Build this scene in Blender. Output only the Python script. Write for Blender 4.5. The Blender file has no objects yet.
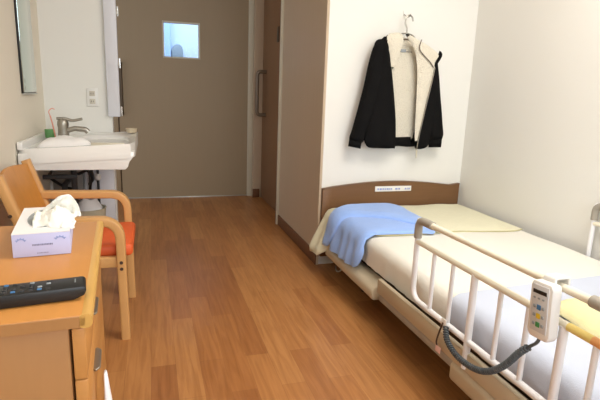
import bpy, bmesh, math, random
from mathutils import Vector, Matrix, noise
from mathutils.geometry import delaunay_2d_cdt
random.seed(7)
S = bpy.context.scene
COL = S.collection
PI = math.pi

# ------------------------------------------------------------------ materials
def srgb(r, g, b):
    f = lambda c: (c/255/12.92) if c/255 <= .04045 else ((c/255+.055)/1.055)**2.4
    return (f(r), f(g), f(b), 1)

def mat(name, col, rough=.5, metal=0, noise_amt=0, noise_scale=20, bump=0, bump_scale=200, stretch=(1,1,1),
        sheen=0, spec=.5, trans=0, alpha=1):
    m = bpy.data.materials.new(name); m.use_nodes = True
    nt = m.node_tree; p = nt.nodes['Principled BSDF']
    p.inputs['Base Color'].default_value = col
    p.inputs['Roughness'].default_value = rough
    p.inputs['Metallic'].default_value = metal
    p.inputs['Specular IOR Level'].default_value = spec
    p.inputs['Sheen Weight'].default_value = sheen
    p.inputs['Transmission Weight'].default_value = trans
    p.inputs['Alpha'].default_value = alpha
    if noise_amt or bump:
        tc = nt.nodes.new('ShaderNodeTexCoord'); mp = nt.nodes.new('ShaderNodeMapping')
        mp.inputs['Scale'].default_value = stretch
        nt.links.new(tc.outputs['Object'], mp.inputs['Vector'])
        if noise_amt:
            n = nt.nodes.new('ShaderNodeTexNoise'); n.inputs['Scale'].default_value = noise_scale
            n.inputs['Detail'].default_value = 5
            nt.links.new(mp.outputs['Vector'], n.inputs['Vector'])
            mx = nt.nodes.new('ShaderNodeMix'); mx.data_type = 'RGBA'
            mx.inputs['A'].default_value = tuple(c*(1-noise_amt) for c in col[:3])+(1,)
            mx.inputs['B'].default_value = tuple(min(1, c*(1+noise_amt)) for c in col[:3])+(1,)
            nt.links.new(n.outputs['Fac'], mx.inputs['Factor'])
            nt.links.new(mx.outputs['Result'], p.inputs['Base Color'])
        if bump:
            n2 = nt.nodes.new('ShaderNodeTexNoise'); n2.inputs['Scale'].default_value = bump_scale
            n2.inputs['Detail'].default_value = 4
            nt.links.new(mp.outputs['Vector'], n2.inputs['Vector'])
            b = nt.nodes.new('ShaderNodeBump'); b.inputs['Strength'].default_value = bump
            b.inputs['Distance'].default_value = .01
            nt.links.new(n2.outputs['Fac'], b.inputs['Height'])
            nt.links.new(b.outputs['Normal'], p.inputs['Normal'])
    return m

def emit(name, col, strength):
    m = bpy.data.materials.new(name); m.use_nodes = True
    p = m.node_tree.nodes['Principled BSDF']
    p.inputs['Base Color'].default_value = col
    p.inputs['Emission Color'].default_value = col
    p.inputs['Emission Strength'].default_value = strength
    return m

def floor_material():
    m = bpy.data.materials.new('floor_planks'); m.use_nodes = True
    nt = m.node_tree; N = nt.nodes.new; L = nt.links.new
    p = nt.nodes['Principled BSDF']
    tc = N('ShaderNodeTexCoord'); mp = N('ShaderNodeMapping')
    mp.inputs['Rotation'].default_value = (0, 0, PI/2)
    mp.inputs['Location'].default_value = (.3, .03, 0)
    L(tc.outputs['Object'], mp.inputs['Vector'])
    br = N('ShaderNodeTexBrick')
    br.inputs['Color1'].default_value = (0, 0, 0, 1); br.inputs['Color2'].default_value = (1, 1, 1, 1)
    br.inputs['Mortar'].default_value = (.2, .2, .2, 1)
    br.inputs['Scale'].default_value = 1; br.inputs['Brick Width'].default_value = .62
    br.inputs['Row Height'].default_value = .092; br.inputs['Mortar Size'].default_value = .0007
    br.inputs['Mortar Smooth'].default_value = .6; br.inputs['Bias'].default_value = 0
    br.offset = .37; br.offset_frequency = 2
    L(mp.outputs['Vector'], br.inputs['Vector'])
    ramp = N('ShaderNodeValToRGB')
    e = ramp.color_ramp.elements
    e[0].position = 0; e[0].color = FLOOR[0]
    e[1].position = 1; e[1].color = FLOOR[2]
    e2 = ramp.color_ramp.elements.new(.45); e2.color = FLOOR[1]
    L(br.outputs['Color'], ramp.inputs['Fac'])
    mp2 = N('ShaderNodeMapping'); mp2.inputs['Scale'].default_value = (38, 2.6, 1)
    L(tc.outputs['Object'], mp2.inputs['Vector'])
    n = N('ShaderNodeTexNoise'); n.inputs['Scale'].default_value = 1.4; n.inputs['Detail'].default_value = 6
    n.inputs['Distortion'].default_value = .8
    L(mp2.outputs['Vector'], n.inputs['Vector'])
    mx = N('ShaderNodeMix'); mx.data_type = 'RGBA'; mx.blend_type = 'MULTIPLY'
    rr = N('ShaderNodeValToRGB')
    rr.color_ramp.elements[0].position = .3; rr.color_ramp.elements[0].color = (.76, .70, .64, 1)
    rr.color_ramp.elements[1].position = .62; rr.color_ramp.elements[1].color = (1.0, 1.0, 1.0, 1)
    L(n.outputs['Fac'], rr.inputs['Fac'])
    mx.inputs['Factor'].default_value = 1
    L(ramp.outputs['Color'], mx.inputs['A']); L(rr.outputs['Color'], mx.inputs['B'])
    mx2 = N('ShaderNodeMix'); mx2.data_type = 'RGBA'
    mf = N('ShaderNodeMath'); mf.operation = 'MULTIPLY'; mf.inputs[1].default_value = .35
    L(br.outputs['Fac'], mf.inputs[0]); L(mf.outputs['Value'], mx2.inputs['Factor'])
    L(mx.outputs['Result'], mx2.inputs['A'])
    mx2.inputs['B'].default_value = (.12, .05, .02, 1)
    L(mx2.outputs['Result'], p.inputs['Base Color'])
    p.inputs['Roughness'].default_value = .33
    p.inputs['Specular IOR Level'].default_value = .4
    return m

FLOOR = [srgb(160, 104, 60), srgb(174, 116, 66), srgb(186, 130, 78)]

def wood(name, col, amt=.12, scale=3, stretch=(1, 25, 25), rough=.4):
    return mat(name, col, rough, noise_amt=amt, noise_scale=scale, stretch=stretch, spec=.35)

M = {}
M['floor'] = floor_material()
M['wall'] = mat('wallpaper_cream', srgb(232, 230, 224), .85, bump=.12, bump_scale=260, spec=.2)
M['wall_warm'] = mat('wallpaper_warm', srgb(236, 228, 212), .85, bump=.12, bump_scale=260, spec=.2)
M['ceiling'] = mat('ceiling_white', srgb(235, 232, 225), .9)
M['panel'] = wood('partition_beige', srgb(192, 171, 146), .04, 2, (30, 30, 1.5), .5)
M['door'] = wood('door_taupe', srgb(156, 136, 108), .03, 2, (30, 30, 1.5), .5)
M['door_wood'] = wood('door_brown_wood', srgb(134, 98, 68), .12, 2, (30, 30, 1.5), .5)
M['baseboard'] = wood('baseboard_brown', srgb(112, 74, 46), .1, 3, (2, 2, 30), .5)
M['jamb'] = mat('jamb_offwhite', srgb(200, 192, 172), .5)
M['alu'] = mat('aluminium_sill', srgb(190, 188, 182), .35, .7)
M['chrome'] = mat('chrome', srgb(205, 205, 205), .16, 1)
M['steel'] = mat('brushed_steel', srgb(165, 160, 150), .35, .9)
M['dark_bronze'] = mat('handle_bronze', srgb(86, 70, 52), .4, .4)
M['handle_grey'] = mat('handle_greybrown', srgb(122, 108, 92), .4, .3)
M['black'] = mat('black_plastic', srgb(22, 22, 23), .45)
M['dark'] = mat('dark_grey_plastic', srgb(50, 50, 52), .55)
M['white'] = mat('white_plastic', srgb(232, 230, 226), .4)
M['white_cool'] = mat('white_enamel_panel', srgb(216, 216, 222), .4)
M['ceramic'] = mat('white_ceramic', srgb(238, 236, 232), .18)
M['cream'] = mat('cream_plastic', srgb(190, 175, 149), .45)
M['rail_cream'] = mat('cream_enamel', srgb(232, 224, 204), .35)
M['rail_white'] = mat('white_enamel', srgb(236, 234, 236), .35)
M['cap_grey'] = mat('grey_brown_cap', srgb(158, 150, 138), .5)
M['frame_dark'] = mat('dark_frame_metal', srgb(58, 52, 46), .5, .3)
M['headboard'] = wood('headboard_brown', srgb(118, 84, 54), .12, 3, (1.5, 20, 30), .45)
M['headboard_edge'] = mat('headboard_edge_brown', srgb(108, 76, 48), .45)
M['mattress'] = mat('mattress_white', srgb(222, 216, 214), .85, bump=.2, bump_scale=400)
M['sheet'] = mat('sheet_ivory', srgb(230, 226, 216), .9, bump=.15, bump_scale=300, sheen=.1)
M['drawsheet'] = mat('pad_bluish_white', srgb(196, 202, 218), .9, bump=.15, bump_scale=300)
M['yellow'] = mat('pale_yellow_cloth', srgb(226, 221, 192), .95, bump=.35, bump_scale=350, noise_amt=.05, noise_scale=40, sheen=.15)
M['yellow_hem'] = mat('pale_yellow_hem', srgb(190, 182, 140), .95)
M['yellow_towel'] = mat('yellow_towel', srgb(232, 223, 172), .95, bump=.4, bump_scale=300, noise_amt=.06, noise_scale=60)
M['blue'] = mat('blue_fleece', srgb(150, 182, 242), .95, bump=.3, bump_scale=300, noise_amt=.05, noise_scale=30, sheen=.25)
M['jacket'] = mat('jacket_black', srgb(17, 16, 16), .9, bump=.3, bump_scale=120, spec=.12)
M['fleece'] = mat('fleece_cream', srgb(224, 216, 198), .98, bump=.8, bump_scale=160, noise_amt=.1, noise_scale=90, sheen=.2)
M['seam'] = mat('seam_grey', srgb(110, 100, 92), .8)
M['beech'] = wood('beech_light', srgb(208, 158, 100), .08, 3, (3, 3, 3), .4)
M['ply'] = wood('plywood_orange', srgb(198, 134, 60), .1, 2.5, (20, 20, 3), .38)
M['seat'] = mat('orange_vinyl', srgb(222, 96, 44), .55, noise_amt=.05, noise_scale=30)
M['desk_top'] = wood('desk_top_wood', srgb(198, 136, 70), .06, 3, (20, 2, 20), .35)
M['desk_side'] = wood('desk_side_wood', srgb(168, 121, 74), .05, 3, (25, 25, 2), .45)
M['desk_edge'] = wood('desk_edge_wood', srgb(206, 160, 88), .06, 3, (20, 2, 20), .35)
M['drawer'] = wood('drawer_wood', srgb(192, 136, 76), .06, 3, (3, 2, 25), .4)
M['tissue_side'] = mat('tissue_box_lavender', srgb(196, 198, 234), .6)
M['tissue_top'] = mat('tissue_box_white', srgb(238, 236, 236), .6)
M['tissue'] = mat('tissue_paper', srgb(240, 238, 230), .95)
M['blue_print'] = mat('print_blue', srgb(150, 164, 214), .7)
M['text_print'] = mat('print_grey', srgb(136, 136, 168), .7)
M['btn_grey'] = mat('button_grey', srgb(150, 156, 160), .6)
M['btn_blue'] = mat('button_blue', srgb(70, 120, 168), .6)
M['btn_green'] = mat('button_green', srgb(64, 140, 80), .6)
M['btn_yellow'] = mat('button_yellow', srgb(220, 186, 50), .6)
M['btn_red'] = mat('button_red', srgb(200, 90, 70), .6)
M['face_grey'] = mat('control_face_grey', srgb(206, 206, 208), .5)
M['coil'] = mat('coil_cord_grey', srgb(76, 82, 86), .5)
M['cable_brown'] = mat('cable_brown', srgb(70, 50, 40), .6)
M['tag_pink'] = mat('tag_pink', srgb(226, 186, 180), .7)
M['sticker'] = mat('sticker_yellow', srgb(226, 200, 116), .6)
M['sticker_red'] = mat('sticker_red', srgb(226, 160, 100), .6)
M['mirror'] = mat('mirror_glass', srgb(210, 222, 218), .06, 1)
M['green'] = mat('green_plastic', srgb(104, 160, 96), .5)
M['pink'] = mat('pink_plastic', srgb(230, 160, 140), .4)
M['beige_clear'] = mat('beige_translucent', srgb(206, 190, 162), .3)
M['towel'] = mat('white_towel', srgb(244, 242, 240), .95, bump=.4, bump_scale=250)
M['bag'] = mat('white_bag', srgb(240, 238, 240), .5)
M['bin'] = mat('bin_beige', srgb(206, 200, 178), .5)
M['grey_blob'] = mat('grey_plastic', srgb(120, 136, 150), .6)
M['corridor'] = mat('corridor_wall', srgb(196, 214, 240), .9)
M['corridor_blue'] = mat('corridor_post', srgb(150, 180, 224), .8)
M['glass'] = mat('pane_glass', srgb(245, 250, 255), .02, trans=1, spec=.5)
M['glass'].node_tree.nodes['Principled BSDF'].inputs['IOR'].default_value = 1.08
M['wall_shade'] = mat('wall_shade_grey', srgb(150, 144, 138), .8)

# ------------------------------------------------------------------ object helpers
INV = {}
def thing(name, label, cat, loc=(0, 0, 0), rotz=0, group=None):
    o = bpy.data.objects.new(name, None); COL.objects.link(o)
    o.empty_display_size = .05
    o.location = loc; o.rotation_euler = (0, 0, rotz)
    o['label'] = label; o['category'] = cat
    if group: o['group'] = group
    INV[o] = (Matrix.Translation(loc) @ Matrix.Rotation(rotz, 4, 'Z')).inverted()
    return o

def obj(name, bm, m, parent=None, world=True, smooth=True, label=None, ang=40):
    """link a bmesh as ONE mesh object; world=True means its verts are in room coordinates"""
    if parent is not None and world:
        bm.transform(INV[parent])
    bmesh.ops.recalc_face_normals(bm, faces=bm.faces)
    me = bpy.data.meshes.new(name); bm.to_mesh(me); bm.free()
    for mm in (m if isinstance(m, (list, tuple)) else [m]):
        me.materials.append(mm)
    if smooth:
        me.shade_smooth()
        if hasattr(me, 'set_sharp_from_angle'): me.set_sharp_from_angle(angle=math.radians(ang))
    o = bpy.data.objects.new(name, me); COL.objects.link(o)
    if parent is not None:
        o.parent = parent; INV[o] = INV[parent]
    else:
        INV[o] = Matrix.Identity(4)
    if label: o['label'] = label
    return o

def tag(o, label, cat, group=None):
    o['label'] = label; o['category'] = cat
    if group: o['group'] = group
    return o

def single(name, bm, m, label, cat, group=None, **k):
    """a thing that is one mesh; origin moved to its base"""
    vs = [v.co for v in bm.verts]
    c = Vector(((min(v.x for v in vs)+max(v.x for v in vs))/2, (min(v.y for v in vs)+max(v.y for v in vs))/2, min(v.z for v in vs)))
    bm.transform(Matrix.Translation(-c))
    o = obj(name, bm, m, None, **k); o.location = c
    INV[o] = Matrix.Translation(c).inverted()
    return tag(o, label, cat, group)

def struct(name, bm, m, parent=None, **k):
    o = obj(name, bm, m, parent, **k)
    if parent is None: o['kind'] = 'structure'
    return o

def NB(): return bmesh.new()

def box(bm, x0, x1, y0, y1, z0, z1, bev=0, seg=2, mtx=None, mi=0):
    r = bmesh.ops.create_cube(bm, size=1)
    vs = r['verts']
    for v in vs:
        v.co = Vector(((x0+x1)/2+v.co.x*(x1-x0), (y0+y1)/2+v.co.y*(y1-y0), (z0+z1)/2+v.co.z*(z1-z0)))
    fs = list({f for v in vs for f in v.link_faces})
    for f in fs: f.material_index = mi
    if bev:
        es = list({e for v in vs for e in v.link_edges})
        rb = bmesh.ops.bevel(bm, geom=es, offset=bev, segments=seg, profile=.5, affect='EDGES')
        vs = list({v for f in rb['faces'] for v in f.verts} | {v for v in vs if v.is_valid})
    if mtx is not None:
        bmesh.ops.transform(bm, matrix=mtx, verts=[v for v in vs if v.is_valid])
    return bm

def fillet(pts, r, n=6):
    pts = [Vector(p) for p in pts]
    out = [pts[0]]
    for i in range(1, len(pts)-1):
        a, b, c = pts[i-1], pts[i], pts[i+1]
        rr = r[i] if isinstance(r, (list, tuple)) else r
        d1 = (a-b); d2 = (c-b)
        ang = d1.angle(d2)
        t = min(rr/math.tan(ang/2) if ang > .01 else 0, d1.length*.49, d2.length*.49)
        if t < 1e-5: out.append(b); continue
        p1 = b+d1.normalized()*t; p2 = b+d2.normalized()*t
        for k in range(n+1):
            s = k/n
            out.append((1-s)**2*p1+2*s*(1-s)*b+s*s*p2)
    out.append(pts[-1])
    return out

def catmull(pts, n=8):
    P = [Vector(p) for p in pts]; P = [2*P[0]-P[1]]+P+[2*P[-1]-P[-2]]
    out = []
    for i in range(1, len(P)-2):
        for k in range(n):
            t = k/n
            a, b, c, d = P[i-1], P[i], P[i+1], P[i+2]
            out.append(.5*((2*b)+(c-a)*t+(2*a-5*b+4*c-d)*t*t+(3*b-3*c+d-a)*t**3))
    out.append(P[-2])
    return out

def sweep(bm, path, section, up=(0, 0, 1), closed=False):
    """sweep a closed 2-D section along a path; section u axis is sideways, v axis follows 'up' as far as it can"""
    path = [Vector(p) for p in path]
    rings = []; n = len(path); prev = None
    for i, p in enumerate(path):
        t = (path[(i+1) % n]-path[i-1]) if closed else (path[min(i+1, n-1)]-path[max(i-1, 0)])
        t.normalize()
        if prev is None:
            u = Vector(up)
            if abs(u.dot(t)) > .98: u = Vector((1, 0, 0))
            v = (u-t*u.dot(t)).normalized()
        else:
            v = (prev-t*prev.dot(t)).normalized()
        prev = v
        s = t.cross(v)
        rings.append([bm.verts.new(p+s*a+v*b) for a, b in section])
    m = len(section)
    for i in range(n if closed else n-1):
        A = rings[i]; B = rings[(i+1) % n]
        for j in range(m):
            bm.faces.new((A[j], A[(j+1) % m], B[(j+1) % m], B[j]))
    if not closed:
        bm.faces.new(rings[0][::-1]); bm.faces.new(rings[-1])
    return bm

def circ(r, n=10): return [(r*math.cos(2*PI*k/n), r*math.sin(2*PI*k/n)) for k in range(n)]
def rrect(w, h, r, n=3):
    out = []
    for cx, cy, a0 in ((w/2-r, h/2-r, 0), (-w/2+r, h/2-r, PI/2), (-w/2+r, -h/2+r, PI), (w/2-r, -h/2+r, 3*PI/2)):
        for k in range(n+1):
            a = a0+PI/2*k/n; out.append((cx+r*math.cos(a), cy+r*math.sin(a)))
    return out

def tube(bm, path, r, n=10, closed=False): return sweep(bm, path, circ(r, n), closed=closed)

def lathe(bm, prof, c=(0, 0, 0), n=20):
    c = Vector(c); rings = []
    for r, z in prof:
        rings.append([bm.verts.new(c+Vector((r*math.cos(2*PI*k/n), r*math.sin(2*PI*k/n), z))) for k in range(n)])
    for A, B in zip(rings, rings[1:]):
        for k in range(n): bm.faces.new((A[k], A[(k+1) % n], B[(k+1) % n], B[k]))
    bm.faces.new(rings[0][::-1]); bm.faces.new(rings[-1])
    return bm

def prism(bm, pts, y0, y1, axis='y', bev=0):
    """extrude a polygon; pts are (x,z) for axis y, (y,z) for axis x, (x,y) for axis z"""
    f = {'y': lambda p, t: (p[0], t, p[1]), 'x': lambda p, t: (t, p[0], p[1]), 'z': lambda p, t: (p[0], p[1], t)}[axis]
    A = [bm.verts.new(f(p, y0)) for p in pts]; B = [bm.verts.new(f(p, y1)) for p in pts]
    n = len(pts)
    fs = [bm.faces.new(A[::-1]), bm.faces.new(B)]
    for k in range(n): fs.append(bm.faces.new((A[k], A[(k+1) % n], B[(k+1) % n], B[k])))
    if bev:
        es = list({e for v in A+B for e in v.link_edges})
        bmesh.ops.bevel(bm, geom=es, offset=bev, segments=2, profile=.5, affect='EDGES')
    return bm

def smooth_poly(pts, n=4):
    P = [Vector((p[0], p[1], 0)) for p in pts]; out = []; k = len(P)
    for i in range(k):
        a, b, c, d = P[i-1], P[i], P[(i+1) % k], P[(i+2) % k]
        for j in range(n):
            t = j/n
            q = .5*((2*b)+(c-a)*t+(2*a-5*b+4*c-d)*t*t+(3*b-3*c+d-a)*t**3)
            out.append((q.x, q.y))
    return out

def inside(p, poly):
    x, y = p; r = False; n = len(poly)
    for i in range(n):
        x1, y1 = poly[i]; x2, y2 = poly[i-1]
        if (y1 > y) != (y2 > y) and x < (x2-x1)*(y-y1)/(y2-y1)+x1: r = not r
    return r
def edge_dist(p, poly):
    best = 9; q = Vector(p)
    for i in range(len(poly)):
        a = Vector(poly[i-1]); b = Vector(poly[i]); d = b-a
        t = max(0, min(1, (q-a).dot(d)/max(d.length_squared, 1e-12)))
        best = min(best, (q-a-d*t).length)
    return best

def densify(poly, step):
    out = []
    for i in range(len(poly)):
        a = Vector(poly[i]); b = Vector(poly[(i+1) % len(poly)])
        k = max(1, int((b-a).length/step))
        out += [tuple(a+(b-a)*j/k) for j in range(k)]
    return out

def tri_patch(poly, step):
    poly = densify(poly, step)
    xs = [p[0] for p in poly]; ys = [p[1] for p in poly]
    pts = [Vector(p) for p in poly]; n = len(pts)
    j = 0; y = min(ys)+step/2
    while y < max(ys):
        x = min(xs)+(step/2 if j % 2 else step)
        while x < max(xs):
            if inside((x, y), poly) and edge_dist((x, y), poly) > step*.55: pts.append(Vector((x, y)))
            x += step
        y += step*.87; j += 1
    v, e, f, *_ = delaunay_2d_cdt(pts, [], [list(range(n))], 1, 1e-6)
    return [tuple(q) for q in v], f, poly

def two_sided(bm, poly, step, front, back):
    """closed soft body: front(p,d) and back(p,d) give 3-D points for the plan point p at distance d from the outline"""
    v, f, poly = tri_patch(poly, step)
    d = [edge_dist(p, poly) for p in v]
    A = [bm.verts.new(front(p, k)) for p, k in zip(v, d)]
    B = [bm.verts.new(back(p, k)) for p, k in zip(v, d)]
    from collections import Counter
    cnt = Counter()
    for t in f:
        for i in range(len(t)):
            a, b = t[i], t[(i+1) % len(t)]
            cnt[(a, b)] += 1
        try: bm.faces.new([A[i] for i in t]); bm.faces.new([B[i] for i in reversed(t)])
        except ValueError: pass
    for (a, b) in list(cnt):
        if (b, a) not in cnt:
            try: bm.faces.new((A[b], A[a], B[a], B[b]))
            except ValueError: pass
    return bm

def nz(x, y, z=0, s=1): return noise.noise(Vector((x*s, y*s, z)))

# ------------------------------------------------------------------ camera
f = 486.9; pitch, yaw, roll = -.217295, .297897, .036106
cy, sy = math.cos(yaw), math.sin(yaw)
fw = Vector((sy*math.cos(pitch), cy*math.cos(pitch), math.sin(pitch)))
rt = Vector((cy, -sy, 0)); up = rt.cross(fw)
r2 = rt*math.cos(roll)+up*math.sin(roll); u2 = -rt*math.sin(roll)+up*math.cos(roll)
cam = bpy.data.cameras.new('camera'); co = bpy.data.objects.new('camera', cam); COL.objects.link(co)
cam.sensor_width = 36; cam.lens = f/600*36; cam.clip_start = .02
mw = Matrix((r2, u2, -fw)).transposed().to_4x4(); mw.translation = (0, 0, 1.05)
co.matrix_world = mw
S.camera = co

# ------------------------------------------------------------------ the room
LWX, RWX, HY, PX = -.64, 1.945, 2.74, .958        # left wall, right wall, wall behind the bed head, partition face
DY, ZC, BY = 4.83, 2.45, -1.8
b = NB(); box(b, -1.4, 2.1, BY, 7.2, -.06, 0); struct('floor', b, M['floor'], smooth=False)
b = NB(); box(b, -1.4, 2.1, BY, 5.0, ZC, ZC+.06); struct('ceiling', b, M['ceiling'], smooth=False)
b = NB(); box(b, LWX-.08, LWX, BY, 3.42, 0, ZC); struct('wall_left', b, M['wall_warm'], smooth=False)
b = NB(); box(b, LWX-.08, -.245, 3.42, 3.52, 0, ZC); struct('wall_sink', b, M['wall'], smooth=False)
b = NB(); box(b, RWX, RWX+.08, BY, HY+.08, 0, ZC); struct('wall_right', b, M['wall'], smooth=False)
b = NB(); box(b, PX+.015, RWX, HY, HY+.08, 0, ZC); struct('wall_head', b, M['wall'], smooth=False)
# partition panel beside the bed head
b = NB(); box(b, PX, PX+.015, HY-.008, 3.69, 0, ZC); struct('wall_partition', b, M['panel'], smooth=False)
b = NB(); box(b, .938, PX+.05, 3.69, 3.715, 0, ZC, .003); struct('trim_1', b, M['jamb'])
b = NB(); box(b, PX-.008, PX, HY-.008, 3.69, 0, .082, .002); struct('baseboard_partition', b, M['baseboard'])
# brown wooden sliding door, recessed behind the partition
d2 = obj('door_2', (lambda b: box(b, 1.035, 1.07, 3.715, 4.735, .004, 2.3, .002))(NB()), M['door_wood']); d2['kind'] = 'structure'
b = NB(); tube(b, fillet([(1.037, 4.58, .83), (.950, 4.58, .83), (.950, 4.58, 1.225), (1.037, 4.58, 1.225)], .035), .017, 12)
obj('door_handle', b, M['handle_grey'], d2)
b = NB(); box(b, 1.029, 1.036, 4.12, 4.19, 1.455, 1.58, .003); obj('lock_plate', b, M['dark_bronze'], d2)
b = NB(); box(b, 1.07, 1.15, 3.7, 5.0, 0, ZC); struct('wall_bathroom', b, M['panel'], smooth=False)
# far wall with the taupe sliding door
b = NB()
box(b, -.9, -.30, DY+.03, DY+.12, 0, ZC); box(b, .955, 1.07, DY-.09, DY+.12, 0, ZC)
box(b, -.30, .955, DY+.03, DY+.12, 2.2, ZC)
struct('wall_far', b, M['panel'], smooth=False)
b = NB(); box(b, .908, .955, DY-.03, DY+.10, 0, 2.2, .003); struct('trim_2', b, M['jamb'])
b = NB(); box(b, .95, 1.02, DY-.102, DY-.088, 0, .085, .002); struct('baseboard_far', b, M['baseboard'])
b = NB(); box(b, -.34, -.296, DY-.01, DY+.10, 0, 2.2, .003); struct('trim_3', b, M['door'])
b = NB(); box(b, -.296, -.285, DY+.005, DY+.09, 0, 2.2, .001); struct('trim_6', b, M['dark_bronze'])
b = NB(); box(b, -.285, .908, DY-.012, DY+.05, 0, .008, .002); struct('trim_4', b, M['alu'])
wx0, wx1, wz0, wz1 = .122, .444, 1.326, 1.635
b = NB()
box(b, -.285, wx0, DY, DY+.04, .008, 2.2); box(b, wx1, .908, DY, DY+.04, .008, 2.2)
box(b, wx0, wx1, DY, DY+.04, .008, wz0); box(b, wx0, wx1, DY, DY+.04, wz1, 2.2)
bmesh.ops.remove_doubles(b, verts=b.verts, dist=1e-5)
d1 = obj('door_1', b, M['door'], smooth=False); d1['kind'] = 'structure'
b = NB()
for q in ((wx0-.008, wx0+.006, wz0-.008, wz1+.008), (wx1-.006, wx1+.008, wz0-.008, wz1+.008)):
    box(b, q[0], q[1], DY-.005, DY+.045, q[2], q[3])
for q in ((wz0-.008, wz0+.006), (wz1-.006, wz1+.008)):
    box(b, wx0, wx1, DY-.005, DY+.045, q[0], q[1])
wf = obj('window_frame', b, M['jamb'], d1, smooth=False)
b = NB(); box(b, wx0, wx1, DY+.018, DY+.022, wz0, wz1); obj('window_pane', b, M['glass'], wf, smooth=False)
b = NB(); tube(b, fillet([(-.255, DY+.01, .80), (-.255, DY-.045, .80), (-.255, DY-.045, 1.25), (-.255, DY+.01, 1.25)], .02), .013, 10)
obj('door_handle', b, M['dark_bronze'], d1)
# the corridor behind the door, seen through its pane
b = NB(); box(b, -1.4, 2.1, 6.9, 7.0, 0, 2.6); struct('wall_corridor', b, M['corridor'], smooth=False)
b = NB(); box(b, -1.4, 2.1, 5.0, 7.2, 2.5, 2.56); struct('ceiling_corridor', b, M['corridor'], smooth=False)
b = NB(); box(b, .06, .262, 6.75, 6.9, 0, 2.5, .01); struct('trim_5', b, M['corridor_blue'])
b = NB()
pr = [(.275, 1.34), (.275, 1.50)] + [(.345-.07*math.cos(PI*k/10), 1.525+.08*math.sin(PI*k/10)) for k in range(11)] + [(.415, 1.50), (.415, 1.34)]
prism(b, pr, 6.76, 6.9, bev=.008)
single('wall_dispenser', b, M['grey_blob'], 'grey round-topped dispenser on the corridor wall, seen through the door window', 'dispenser')
# back of the room: a wall with the daylight window
b = NB()
WX0, WX1, WZ0, WZ1 = .1, 1.75, .8, 2.15
box(b, LWX, WX0, BY-.1, BY, 0, ZC); box(b, WX1, RWX, BY-.1, BY, 0, ZC)
box(b, WX0, WX1, BY-.1, BY, 0, WZ0); box(b, WX0, WX1, BY-.1, BY, WZ1, ZC)
struct('wall_back', b, M['wall'], smooth=False)
b = NB()
for x in (WX0, (WX0+WX1)/2-.02, WX1-.04): box(b, x, x+.04, BY-.09, BY-.04, WZ0, WZ1)
for z in (WZ0, WZ1-.04): box(b, WX0+.04, WX1-.04, BY-.088, BY-.042, z, z+.04)
struct('window_1', b, M['alu'], smooth=False)
b = NB(); box(b, LWX, LWX+.01, BY, 3.36, 0, .08, .002); struct('baseboard_left', b, M['baseboard'])

# white hinged panel hung on the end of the sink wall
t = thing('hinged_panel', 'tall narrow white panel with chrome hinges at the wall end above the sink', 'panel', (-.228, 3.40, .855))
b = NB(); box(b, -.268, -.194, 3.385, 3.42, .855, 2.449, .004); obj('panel_board', b, M['white_cool'], t)
for z in (.89, 1.19, 1.50):
    b = NB(); box(b, -.194, -.182, 3.388, 3.404, z-.022, z+.022, .003); lathe(b, [(.006, -.03), (.006, .03)], (-.184, 3.392, z), 10)
    obj('hinge', b, M['chrome'], t)

# wall outlet
t = thing('wall_outlet', 'white double power outlet on the wall above the sink', 'outlet', (-.368, 3.418, .925))
b = NB(); box(b, -.392, -.325, 3.410, 3.42, .915, 1.03, .004); obj('cover_plate', b, M['white'], t)
for z in (.948, .997):
    b = NB(); box(b, -.3755, -.3415, 3.406, 3.412, z-.016, z+.016, .003)
    so = obj('socket', b, mat('socket_grey%d' % (z*1000), srgb(205, 198, 184), .5), t)
    b = NB()
    for x in (-.3645, -.3525): box(b, x-.0012, x+.0012, 3.4045, 3.4065, z-.005, z+.005)
    obj('slot', b, M['dark'], so, smooth=False)

# mirror on the left wall
t = thing('wall_mirror', 'tall wall mirror with thin dark edge above the sink', 'mirror', (-.635, 3.02, 1.0))
b = NB(); box(b, -.639, -.630, 2.87, 3.17, .993, 2.0, .001); obj('mirror_backing', b, M['black'], t)
b = NB(); box(b, -.630, -.626, 2.874, 3.168, 1.0, 1.997, .001); obj('mirror_glass', b, M['mirror'], t)
b = NB(); box(b, -.639, -.624, 2.87, 3.171, .988, .995, .001); obj('bottom_trim', b, M['alu'], t)

# ------------------------------------------------------------------ wash basin
t = thing('wash_basin', 'white wall-hung wash basin with wide side rim below the mirror', 'wash basin', (-.36, 3.03, .63))
def rim_z(x): return .734+(x+.6)/.51*.028
b = NB()
# deck with a rounded basin opening: ring grid between the outer rectangle and the bowl
ox0, ox1, oy0, oy1 = -.635, -.09, 2.65, 3.415
bcx, bcy, ba, bb_ = -.275, 3.05, .150, .29
n = 48
def outer(k):
    a = 2*PI*k/n; c, s = math.cos(a), math.sin(a)
    sx = ((ox1-bcx) if c > 0 else (bcx-ox0))/max(abs(c), 1e-6); syy = ((oy1-bcy) if s > 0 else (bcy-oy0))/max(abs(s), 1e-6)
    r = min(sx, syy); return (bcx+c*r, bcy+s*r)
def sup(k, e=2.6):
    a = 2*PI*k/n; c, s = math.cos(a), math.sin(a)
    return (math.copysign(abs(c)**(2/e), c), math.copysign(abs(s)**(2/e), s))
rings = []
R0 = [outer(k) for k in range(n)]
rings.append([b.verts.new((x, y, rim_z(x)-.075 if x > ox1-.001 else rim_z(x)-.075)) for x, y in R0])
rings.append([b.verts.new((x, y, rim_z(x)-.008)) for x, y in R0])
rings.append([b.verts.new((bcx+(x-bcx)*.985, bcy+(y-bcy)*.985, rim_z(x))) for x, y in R0])
rings.append([b.verts.new((bcx+(x-bcx)*.95, bcy+(y-bcy)*.95, rim_z(x)-.004)) for x, y in R0])
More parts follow.
